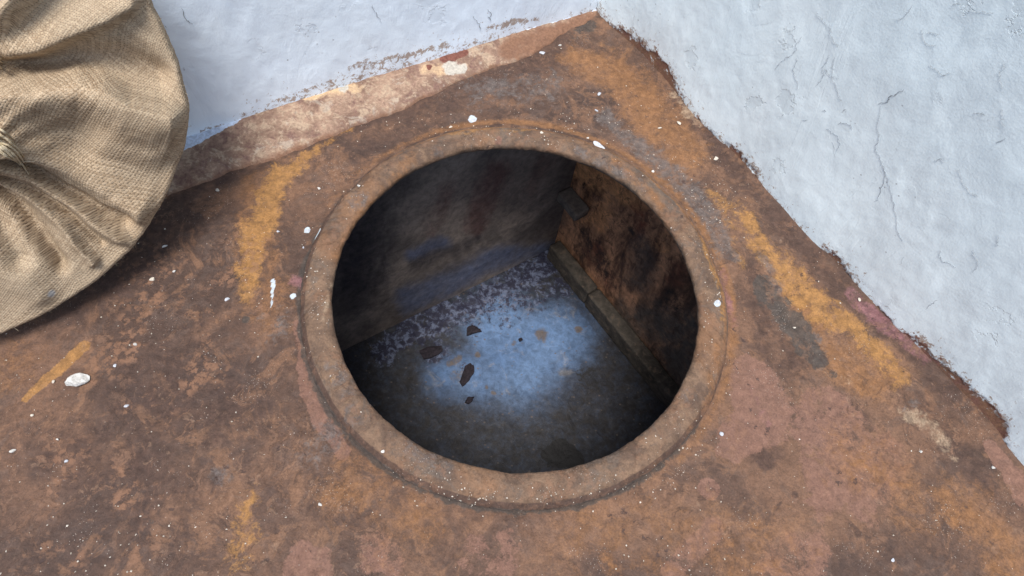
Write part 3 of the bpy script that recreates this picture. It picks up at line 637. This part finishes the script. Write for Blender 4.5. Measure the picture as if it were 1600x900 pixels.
if oa[0] > oa[-1]: oa, orr = oa[::-1], orr[::-1]
# close the outline smoothly out of frame
aa = np.concatenate([oa, [oa[-1]+(oa[0]+2*np.pi-oa[-1])*q for q in (.35, .65)], [oa[0]+2*np.pi]])
rm = orr.mean(); ra = np.concatenate([orr, [rm*.5+orr[-1]*.5, rm*.5+orr[0]*.5], [orr[0]]])
def Rout(an):
    an = (an-oa[0]) % (2*np.pi)+oa[0]; return np.interp(an, aa, ra)
NTh, NR = 900, 300
th = np.linspace(0, 2*np.pi, NTh, endpoint=False)
ro_ = Rout(th)
for _ in range(30): ro_ = (np.roll(ro_, 1)+2*ro_+np.roll(ro_, -1))/4
# radial parameter: 0..1 across the face, 1..1.35 rolled round the edge to the back
ro_ = ro_+.0011*fbm(np.cos(th)*9, np.sin(th)*9, 127)+.0006*fbm(np.cos(th)*40, np.sin(th)*40, 128)
q1 = np.linspace(0, 1, NR)**.9
TH, Q = np.meshgrid(th, q1, indexing='ij'); RO = np.repeat(ro_[:, None], NR, 1)
E2 = .012
rr_ = Q*(RO-E2*.2)
bx = CEN[0]+rr_*np.cos(TH); by = CEN[1]+rr_*np.sin(TH)
edge_d = RO-rr_
hh = .011*np.sqrt(np.clip(1-(1-np.clip(edge_d/.007, 0, 1))**2, 0, 1))+.008*sst(0, .07, edge_d)
P3 = base+bx.reshape(-1, 1)*a3+by.reshape(-1, 1)*BE_+hh.reshape(-1, 1)*BN
# survey coordinates on the cloth plane for the folds
pu, pv = uvof(base+bx.reshape(-1, 1)*a3+by.reshape(-1, 1)*BE_); pu = pu.reshape(bx.shape); pv = pv.reshape(bx.shape)
wu_ = pu+7*fbm(bx*18, by*18, 121); wv_ = pv+7*fbm(bx*18, by*18, 122)
def ridge(pts, amp):
    d = pdist(wu_, wv_, pts); return amp*np.exp(-d*d*1.1)
F_ = 0
def step(line, amp, sharp, decay):
    """the cloth rises sharply on the lower side of the line and falls off slowly beyond"""
    sd = side(wu_, wv_, line)
    return amp*np.where(sd > 0, np.exp(-(sd/sharp)**2), np.exp(-(sd/decay)**2))
for line, amp, sharp, decay in (([(-60, 140), (0, 128), (60, 122), (125, 112), (160, 122), (200, 146), (245, 160), (300, 172)], .024, 13, 62),
                                ([(-60, 30), (0, 12), (20, -10), (60, -60)], .016, 14, 34),
                                ([(-60, 100), (0, 84), (60, 68), (130, 36), (200, 6), (250, -30)], .010, 44, 14),
                                ([(-40, 205), (10, 212), (60, 232), (110, 268), (165, 303), (225, 334)], .013, 46, 12)):
    F_ = F_+step(line, amp*1.7, sharp*.8, decay)
for pts, amp in (([(-30, 62, 14), (10, 92, 13), (60, 98, 18), (120, 84, 26), (190, 92, 34), (250, 112, 24)], -.0085),
                 ([(-10, 216, 7), (40, 230, 12), (100, 268, 16), (160, 306, 18), (195, 330, 14)], -.013),
                 ([(0, 234, 9), (50, 258, 11), (110, 304, 10), (165, 350, 10), (215, 385, 9)], .010),
                 ([(10, 252, 5), (60, 286, 6), (120, 334, 6), (160, 372, 6)], -.004),
                 ([(0, 256, 8), (50, 295, 10), (100, 345, 10), (145, 400, 9)], .008),
                 ([(-15, 262, 10), (30, 310, 14), (60, 355, 17), (95, 405, 12)], -.014),
                 ([(-30, 330, 26), (10, 400, 34), (60, 450, 26)], .007),
                 ([(-30, 290, 20), (0, 340, 22), (30, 390, 20)], -.010),
                 ([(170, 215, 22), (230, 235, 20)], .003)):
    F_ = F_+ridge(pts, amp*(1.35 if pts[0][1] > 200 else 2.0))
fade = sst(0, .022, edge_d)
F_ = F_*fade+.0022*fbm(bx*16, by*16, 123)*fade+.0006*fbm(bx*55, by*55, 124)*fade
gd = np.hypot(bx-G[0], by-G[1])
F_ = F_+.028*np.exp(-(gd/.034)**2)
F_ = F_+fade*.0012*np.exp(-(gd/.07)**2)*np.sin(np.arctan2(by-G[1], bx-G[0])*17+3*fbm(bx*20, by*20, 125))
P3 = P3+F_.reshape(-1, 1)*BN
P3 = P3.reshape(NTh, NR, 3)
# wrap round the edge to the back
BK = 14; back = []
for k_ in range(1, BK+1):
    an = k_/BK; rk = ro_*1.0-E2*.2+E2*.2*math.sin(math.pi*min(an*2, 1)) if an < .5 else ro_-(an-.5)*2*.03
    hk = -.001-.014*an if an < .5 else -.008-.001*an*4
    px = CEN[0]+rk*np.cos(th); py = CEN[1]+rk*np.sin(th)
    back.append(base+px[:, None]*a3+py[:, None]*BE_+hk*BN)
back.append(np.repeat((base+CEN[0]*a3+CEN[1]*BE_-.012*BN)[None], NTh, 0))
P4 = np.concatenate([P3, np.stack(back, 1)], 1); NC = P4.shape[1]
i0 = np.arange(NTh)[:, None]*NC+np.arange(NC-1)[None]; i1 = ((np.arange(NTh)+1) % NTh)[:, None]*NC+np.arange(NC-1)[None]
bf = np.stack([i0, i0+1, i1+1, i1], -1).reshape(-1, 4)
# cloth coordinates: length along the surface so the weave follows the folds
flat = np.stack([bx, by], -1); drr = np.diff(P3, axis=1); seg = np.linalg.norm(drr, axis=2); arc = np.concatenate([np.zeros((NTh, 1)), np.cumsum(seg, 1)], 1)
arc = rr_*.75+arc*.25
wx = .035*fbm(bx*5, by*5, 131); wy = .03*fbm(bx*5+9, by*5, 132)
rotw = .50+.5*fbm(bx*3.5, by*3.5, 133)*.6
fx = np.cos(TH)*arc+wx+F_*.3; fy = np.sin(TH)*arc+wy-F_*.35
U0 = fx*math.cos(.55)+fy*math.sin(.55); V0 = -fx*math.sin(.55)+fy*math.cos(.55)
bu = np.stack([CEN[0]+rr_[:, -1]*np.cos(th), CEN[1]+rr_[:, -1]*np.sin(th)], 1)
UVs = np.zeros((NTh, NC, 2)); UVs[:, :NR, 0] = U0; UVs[:, :NR, 1] = V0
for k_ in range(NC-NR):
    UVs[:, NR+k_, 0] = U0[:, -1]+np.cos(th-.55)*.0022*(k_+1); UVs[:, NR+k_, 1] = V0[:, -1]+np.sin(th-.55)*.0022*(k_+1)
stain = np.zeros((NTh, NC)); stain[:, :NR] = shapes(pu, pv, [(.7, [(82, 446, 6)])], .4)
bc = base+CEN[0]*a3+CEN[1]*BE_
lid = empty('burlap_lid', 'round lid wrapped in gathered tan burlap, leaning on the blue-white wall', 'lid', (float(bc[0]), float(bc[1]), 0.))
local(mesh('burlap_cloth', P4.reshape(-1, 3), bf, M_BUR, None, dict(stain=stain.ravel()), UVs.reshape(-1, 2)), lid)
def tubes(name, curves, mat, parent=None, sides=6):
    vs, fs = [], []
    for pts, r in curves:
        n = len(pts); b0 = len(vs); pts = [np.array(q, float) for q in pts]
        for i, q in enumerate(pts):
            d = pts[min(i+1, n-1)]-pts[max(i-1, 0)]; d /= np.linalg.norm(d)+1e-9
            s1 = np.cross(d, [.3, .2, .9]); s1 /= np.linalg.norm(s1); s2 = np.cross(d, s1)
            rk = r*(1 if i < n-2 else .55)
            for k_ in range(sides): vs.append(q+rk*(s1*math.cos(k_*2*math.pi/sides)+s2*math.sin(k_*2*math.pi/sides)))
        for i in range(n-1):
            for k_ in range(sides): fs.append((b0+i*sides+k_, b0+i*sides+(k_+1) % sides, b0+(i+1)*sides+(k_+1) % sides, b0+(i+1)*sides+k_))
        fs += [tuple(range(b0, b0+sides))[::-1], tuple(range(b0+(n-1)*sides, b0+n*sides))]
    o = polymesh(name, vs, fs, mat, None, True)
    return local(o, parent) if parent else o
P3f = P3.reshape(-1, 3)[::3]; PU, PV = uvof(P3f)
k_ok = np.linalg.norm(P3f-EYE, axis=1) < 2; P3f, PU, PV = P3f[k_ok], PU[k_ok], PV[k_ok]
def clothpt(u_, v_, lift):
    d2 = (PU-u_)**2+(PV-v_)**2; near = np.argsort(d2)[:6]; q = P3f[near]
    q = q[np.argmin(np.linalg.norm(q-EYE, axis=1))]; r = ray(u_, v_); r = r/np.linalg.norm(r)
    return EYE+r*(np.linalg.norm(q-EYE)-(lift-.036))
cur = []
for (x0, y0, x1, y1, bend) in [(-20, 205, 46, 262, -8), (-18, 200, 38, 246, 4), (-15, 208, 30, 238, 6), (-20, 214, 44, 270, 6), (-18, 212, 58, 252, -14), (-15, 198, 22, 219, 3), (-22, 220, 40, 258, 10), (-20, 216, 34, 262, 4), (-18, 206, 26, 226, 2), (-20, 218, 43, 266, 2), (-20, 212, 36, 250, -3),
                              (-18, 90, 6, 100, 2), (-20, 84, 4, 92, -3), (-18, 98, 3, 108, 3), (-20, 210, 12, 222, 2), (-20, 203, 28, 232, -4), (-18, 222, 28, 256, 5), (-20, 219, 46, 274, 8)]:
    pts = []
    for k_ in range(12):
        t = k_/11; pts.append(clothpt(x0+(x1-x0)*t+bend*math.sin(math.pi*t)*.6+random.uniform(-.8, .8), y0+(y1-y0)*t-bend*math.sin(math.pi*t)+random.uniform(-.8, .8), .040+.014*math.sin(math.pi*t)-.006*t))
    cur.append((pts, random.uniform(.0005, .0010)))
tubes('frayed_twine', [c for i_, c in enumerate(cur) if i_ not in (11, 12, 13)], M_TW, lid)
tubes('frayed_twine', [cur[i_] for i_ in (11, 12, 13)], M_TW, lid)
# loose fibres at the edge of the cloth
cur = []
for k_ in range(60):
    an = random.uniform(oa[0], oa[-1]); rk = Rout(np.array([an]))[0]; pts = []
    dr = random.uniform(-.8, .8); ln = random.uniform(.002, .006)
    for j in range(5):
        t = j/4; r2 = rk-.004+ln*t; a2 = an+dr*ln*t/rk*2
        pts.append(base+(CEN[0]+r2*math.cos(a2))*a3+(CEN[1]+r2*math.sin(a2))*BE_+(.004+.004*t*math.sin(k_))*BN)
    cur.append((pts, .00022))
tubes('loose_fibres', cur, M_TW, lid, 3)['kind'] = 'stuff'

# ------------------------------------------------------------------ crumbs, flecks and flakes
def rim_z(x, y):
    r = math.hypot(x-HC[0], y-RCY-.002)
    return float(np.interp(r, pr[:, 0][12:44], pr[:, 1][12:44])) if .203 < r < .239 else None
def surf(u_, v_, floor=False):
    if floor: return P(u_, v_, FL+.001)
    z = .001
    for _ in range(4):
        q = P(u_, v_, z); rz = rim_z(q[0], q[1]); z = rz if rz is not None else plate_z(q[0], q[1])
    return q
def lump(sx, sy, sz, seed, n=2, spin=0.):
    """an angular irregular crumb"""
    import bmesh
    bm = bmesh.new(); bmesh.ops.create_icosphere(bm, subdivisions=n, radius=1)
    rg = np.random.default_rng(seed); cuts = [rg.normal(size=3) for _ in range(7)]
    cuts = [(c/np.linalg.norm(c), rg.uniform(.30, .85)) for c in cuts]
    vs = []
    for vv in bm.verts:
        q = np.array(vv.co)
        for c, h in cuts:
            d = q@c
            if d > h: q = q-c*(d-h)
        q = q*(1+rg.uniform(-.05, .05)); x, y = q[0]*sx, q[1]*sy
        vs.append((x*math.cos(spin)-y*math.sin(spin), x*math.sin(spin)+y*math.cos(spin), q[2]*sz))
    fs = [tuple(w.index for w in f.verts) for f in bm.faces]; bm.free(); return vs, fs
PX = .00066                                   # metres per photo pixel on the plate
ITEMS = [  # u, v, half length px, half width px, thickness px, spin deg, material, name, label
 (123, 597, 15, 10, 9, 38, 'W', 'plaster_lump', 'largest white plaster lump, beside the ochre scratch at lower left'),
 (480, 360, 6, 5, 1.2, 0, 'F', 'paint_fleck', 'round pale grey paint fleck just left of the rim, upper left'),
 (936, 228, 12, 6, 1.5, -40, 'F', 'paint_fleck', 'largest jagged white fleck on the upper right of the rim'),
 (919, 216, 5, 2.2, 1.5, 25, 'W', 'plaster_crumb', 'slim white crumb just above the jagged white fleck on the rim'),
 (846, 208, 5, 4, 3, -30, 'C', 'plaster_crumb', 'cream crumb on top of the far side of the rim'),
 (738, 188, 9, 5, 1.5, 10, 'F', 'paint_fleck', 'pale oval fleck on the plate just above the far side of the rim'),
 (1060, 193, 6, 5, 3, -10, 'C', 'plaster_crumb', 'square cream crumb in the orange rust near the right wall'),
 (1031, 200, 5, 3.5, 2, 20, 'C', 'plaster_crumb', 'small cream crumb left of the square one near the right wall'),
 (1118, 248, 6, 4.5, 3, 40, 'C', 'plaster_crumb', 'cream crumb close under the foot of the right wall'),
 (1020, 268, 3.5, 3, 2.5, 0, 'W', 'plaster_crumb', 'white crumb at the outer right edge of the rim, upper of a pair'),
 (1003, 275, 3.2, 2.5, 2.5, 0, 'W', 'plaster_crumb', 'white crumb at the outer right edge of the rim, lower of a pair'),
 (848, 83, 7, 4, 1.5, 10, 'F', 'paint_fleck', 'grey ring-like fleck on dark rust below the wall corner'),
 (875, 71, 3.5, 3, 2.5, 0, 'W', 'plaster_crumb', 'white crumb nearest below the wall corner'),
 (937, 147, 6, 4, 1.8, 60, 'F', 'paint_fleck', 'pale fleck in orange rust between rim and wall corner'),
 (932, 173, 4, 4, 2, 0, 'F', 'paint_fleck', 'pale bluish fleck just above the far right rim'),
 (1121, 474, 8, 6, 1.5, 80, 'F', 'paint_fleck', 'bluish white fleck on the right side of the rim'),
 (1127, 678, 4.5, 4.5, 2.5, 0, 'F', 'paint_fleck', 'lone bluish white fleck on the plate right of the rim, lower right'),
 (1395, 875, 4, 4, 2.5, 0, 'F', 'paint_fleck', 'pale fleck at the bottom edge, lower right of the plate'),
 (1552, 731, 3.6, 3.2, 3, 0, 'W', 'plaster_crumb', 'white crumb farthest right, by the rusty foot of the right wall'),
 (1438, 706, 3, 3, 2.5, 0, 'W', 'plaster_crumb', 'tiny white crumb beside the beige rust patch at right'),
 (1342, 468, 3.4, 4.6, 2.5, 0, 'C', 'plaster_crumb', 'cream crumb on the purple-brown crust by the right wall'),
 (598, 705, 4.2, 4, 3, 0, 'W', 'plaster_crumb', 'white crumb on the near left edge of the rim'),
 (500, 788, 5, 4.6, 3, 0, 'W', 'plaster_crumb', 'round white crumb on the plate below the near left rim'),
 (212, 538, 3.6, 3.4, 3, 0, 'W', 'plaster_crumb', 'white crumb to the upper right of the largest plaster lump'),
 (180, 571, 4.2, 3.5, 2, 0, 'F', 'paint_fleck', 'pale bluish fleck right of the largest plaster lump'),
 (84, 597, 3.4, 3, 2.6, 0, 'C', 'plaster_crumb', 'beige crumb between the ochre scratch and the largest plaster lump'),
 (20, 705, 6, 3.4, 2.6, 25, 'W', 'plaster_crumb', 'elongated white crumb at the far left edge of the plate'),
 (91, 687, 3.2, 2.6, 2.4, 0, 'W', 'plaster_crumb', 'tiny white crumb right of the elongated one at far left'),
 (51, 649, 3, 2.8, 2.4, 0, 'C', 'plaster_crumb', 'tiny cream crumb below the lower end of the ochre scratch'),
 (104, 721, 3.6, 3, 2, 0, 'F', 'paint_fleck', 'pale bluish fleck low on the left of the plate'),
 (198, 634, 5, 3, 1.6, 30, 'F', 'paint_fleck', 'pale fleck below right of the largest plaster lump'),
 (341, 298, 4.5, 4, 3, 0, 'C', 'plaster_crumb', 'cream crumb at the foot of the mortar bead near the burlap'),
 (258, 385, 5.5, 2.4, 2.4, 45, 'W', 'plaster_crumb', 'slim white crumb on dark rust just right of the burlap'),
 (273, 424, 5, 2.6, 2.4, 25, 'W', 'plaster_crumb', 'slim white crumb on mottled rust, second down from the burlap edge'),
 (238, 437, 5.5, 4, 2.4, 50, 'C', 'plaster_crumb', 'cream flat crumb just below the lower right burlap edge'),
 (355, 468, 6, 4, 1.5, 30, 'F', 'paint_fleck', 'grey-white smear-like fleck below the ochre patch'),
 (435, 362, 3.2, 3, 2, 0, 'F', 'paint_fleck', 'small pale fleck right of the ochre patch'),
 (498, 295, 4, 2.8, 2.6, 0, 'W', 'plaster_crumb', 'white crumb just outside the upper left rim'),
 (561, 291, 4, 3, 3, 0, 'W', 'plaster_crumb', 'white crumb on the upper left of the rim'),
 (474, 387, 2.8, 2.8, 2, 0, 'F', 'paint_fleck', 'small pale fleck left of the rim below the round grey fleck'),
 (704, 199, 4.5, 3.2, 2.4, 0, 'C', 'plaster_crumb', 'cream crumb at the outer edge of the far rim, left of centre'),
 (1241, 512, 3.4, 2.4, 2.4, 0, 'C', 'plaster_crumb', 'cream crumb beside the black patch in the ochre band'),
]
MM = dict(W=M_WHITE, F=M_FLECK, C=M_CREAM)
for i, (u_, v_, hl, hw, ht, sp, mk, nm, lb) in enumerate(ITEMS):
    q = surf(u_, v_); k = PX*(np.linalg.norm(q-EYE)/.68)
    k *= 1. if hl > 10 else .78
    vs, fs = lump(hl*k, hw*k, ht*k, 300+i, 3 if hl > 8 else 2, math.radians(sp))
    o = polymesh(nm, vs, fs, MM[mk], None, False); o.location = q+np.array([0, 0, ht*k*.45])
    tag(o, lb, 'crumb' if 'crumb' in nm or 'lump' in nm else 'fleck', 'loose white bits on the tank')
# the dust of tiny crumbs nobody could count
vs, fs = [], []
CL = [(1060, 300, 60, 40), (1090, 380, 30, 60), (1110, 470, 14, 40), (1100, 590, 16, 50), (1060, 680, 40, 30), (960, 760, 60, 14), (780, 775, 60, 10), (700, 750, 40, 16), (900, 140, 80, 60), (1000, 200, 70, 60), (1120, 290, 30, 40), (540, 310, 40, 60), (500, 450, 12, 60), (700, 200, 80, 14), (880, 205, 60, 10), (1080, 880, 60, 40), (300, 480, 120, 80), (210, 850, 100, 40)]
cnt = 0
while cnt < 1150:
    if random.random() < .62:
        c = random.choice(CL); u_ = random.gauss(c[0], c[2]); v_ = random.gauss(c[1], c[3])
    else: u_ = random.uniform(0, 1600); v_ = random.uniform(40, 900)
    q0 = P(u_, v_, .01)
    if (q0[:2]-COR)@nA < .05 or (q0[:2]-COR)@nB < .02: continue
    if math.hypot(q0[0]-HC[0], q0[1]-RCY) < .207: continue
    if u_ < 300 and v_ < 520-u_*.75 + 0: continue
    q = surf(u_, v_); k = PX*random.choice([.55, .7, .8, 1.0, 1.2, 1.7]); b0 = len(vs)
    an = random.uniform(0, 6.28); ex = random.uniform(.5, 1.)
    for (x, y, z) in ((1, 0, 0), (0, ex, 0), (-.9, .1, 0), (-.1, -ex*.8, 0), (.1, .1, .8), (0, 0, -.5)):
        x += random.uniform(-.25, .25); y += random.uniform(-.25, .25)
        vs.append(q+k*np.array([x*math.cos(an)-y*math.sin(an), x*math.sin(an)+y*math.cos(an), z+.25]))
    for j in range(4): fs.append((b0+j, b0+(j+1) % 4, b0+4)); fs.append((b0+(j+1) % 4, b0+j, b0+5))
    cnt += 1
tag(polymesh('plaster_dust', vs, fs, M_CREAM), 'fine scatter of tiny pale plaster grains over the rusty tank top', 'dust', kind='stuff')

# dark flakes lying on the tank floor: (outline in photo points)
FLK = [([(722, 603), (718, 596), (722, 584), (727, 571), (735, 567), (741, 572), (741, 581), (734, 592), (727, 600)], 'dark teardrop-shaped rust flake on the blue tank floor'),
       ([(729, 524), (729, 512), (738, 507), (746, 511), (753, 517), (741, 520)], 'dark triangular rust flake at the far edge of the blue patch inside the tank'),
       ([(726, 628), (731, 620), (741, 620), (737, 627), (732, 631)], 'small dark rust flake below the teardrop-shaped one inside the tank'),
       ([(655, 548), (670, 541), (690, 540), (692, 548), (680, 556), (662, 561)], 'broad dark rust flake left of the blue patch inside the tank'),
       ([(810, 529), (815, 527), (817, 531), (812, 533)], 'tiny dark rust flake in the middle of the blue patch inside the tank')]
for i, (pl, lb) in enumerate(FLK):
    pl2 = []
    for (x0, y0), (x1, y1) in zip(pl, pl[1:]+pl[:1]):
        for q in range(4): pl2.append((x0+(x1-x0)*q/4+random.uniform(-.5, .5), y0+(y1-y0)*q/4+random.uniform(-.5, .5)))
    top = [P(x, y, FL+.006)+np.array([0, 0, random.uniform(-.0008, .0008)]) for x, y in pl2]; bot = [t-np.array([0, 0, .004]) for t in top]
    c = sum(top)/len(top); n = len(top)
    mid = [c+(t-c)*.5+np.array([0, 0, .0022+random.uniform(-.0005, .0005)]) for t in top]
    vs = [t-c for t in top+bot+mid+[c+np.array([0, 0, .002])]]
    fs = [(j, (j+1) % n, n+(j+1) % n, n+j)[::-1] for j in range(n)]+[(j, (j+1) % n, 2*n+(j+1) % n, 2*n+j) for j in range(n)]+[(2*n+j, 2*n+(j+1) % n, 3*n) for j in range(n)]+[tuple(range(n, 2*n))]
    o = polymesh('rust_flake', vs, fs, M_FLAKE); o.location = c; tag(o, lb, 'rust flake', 'dark flakes on the tank floor')
print('verts', sum(len(o.data.vertices) for o in bpy.data.objects if o.type == 'MESH'))
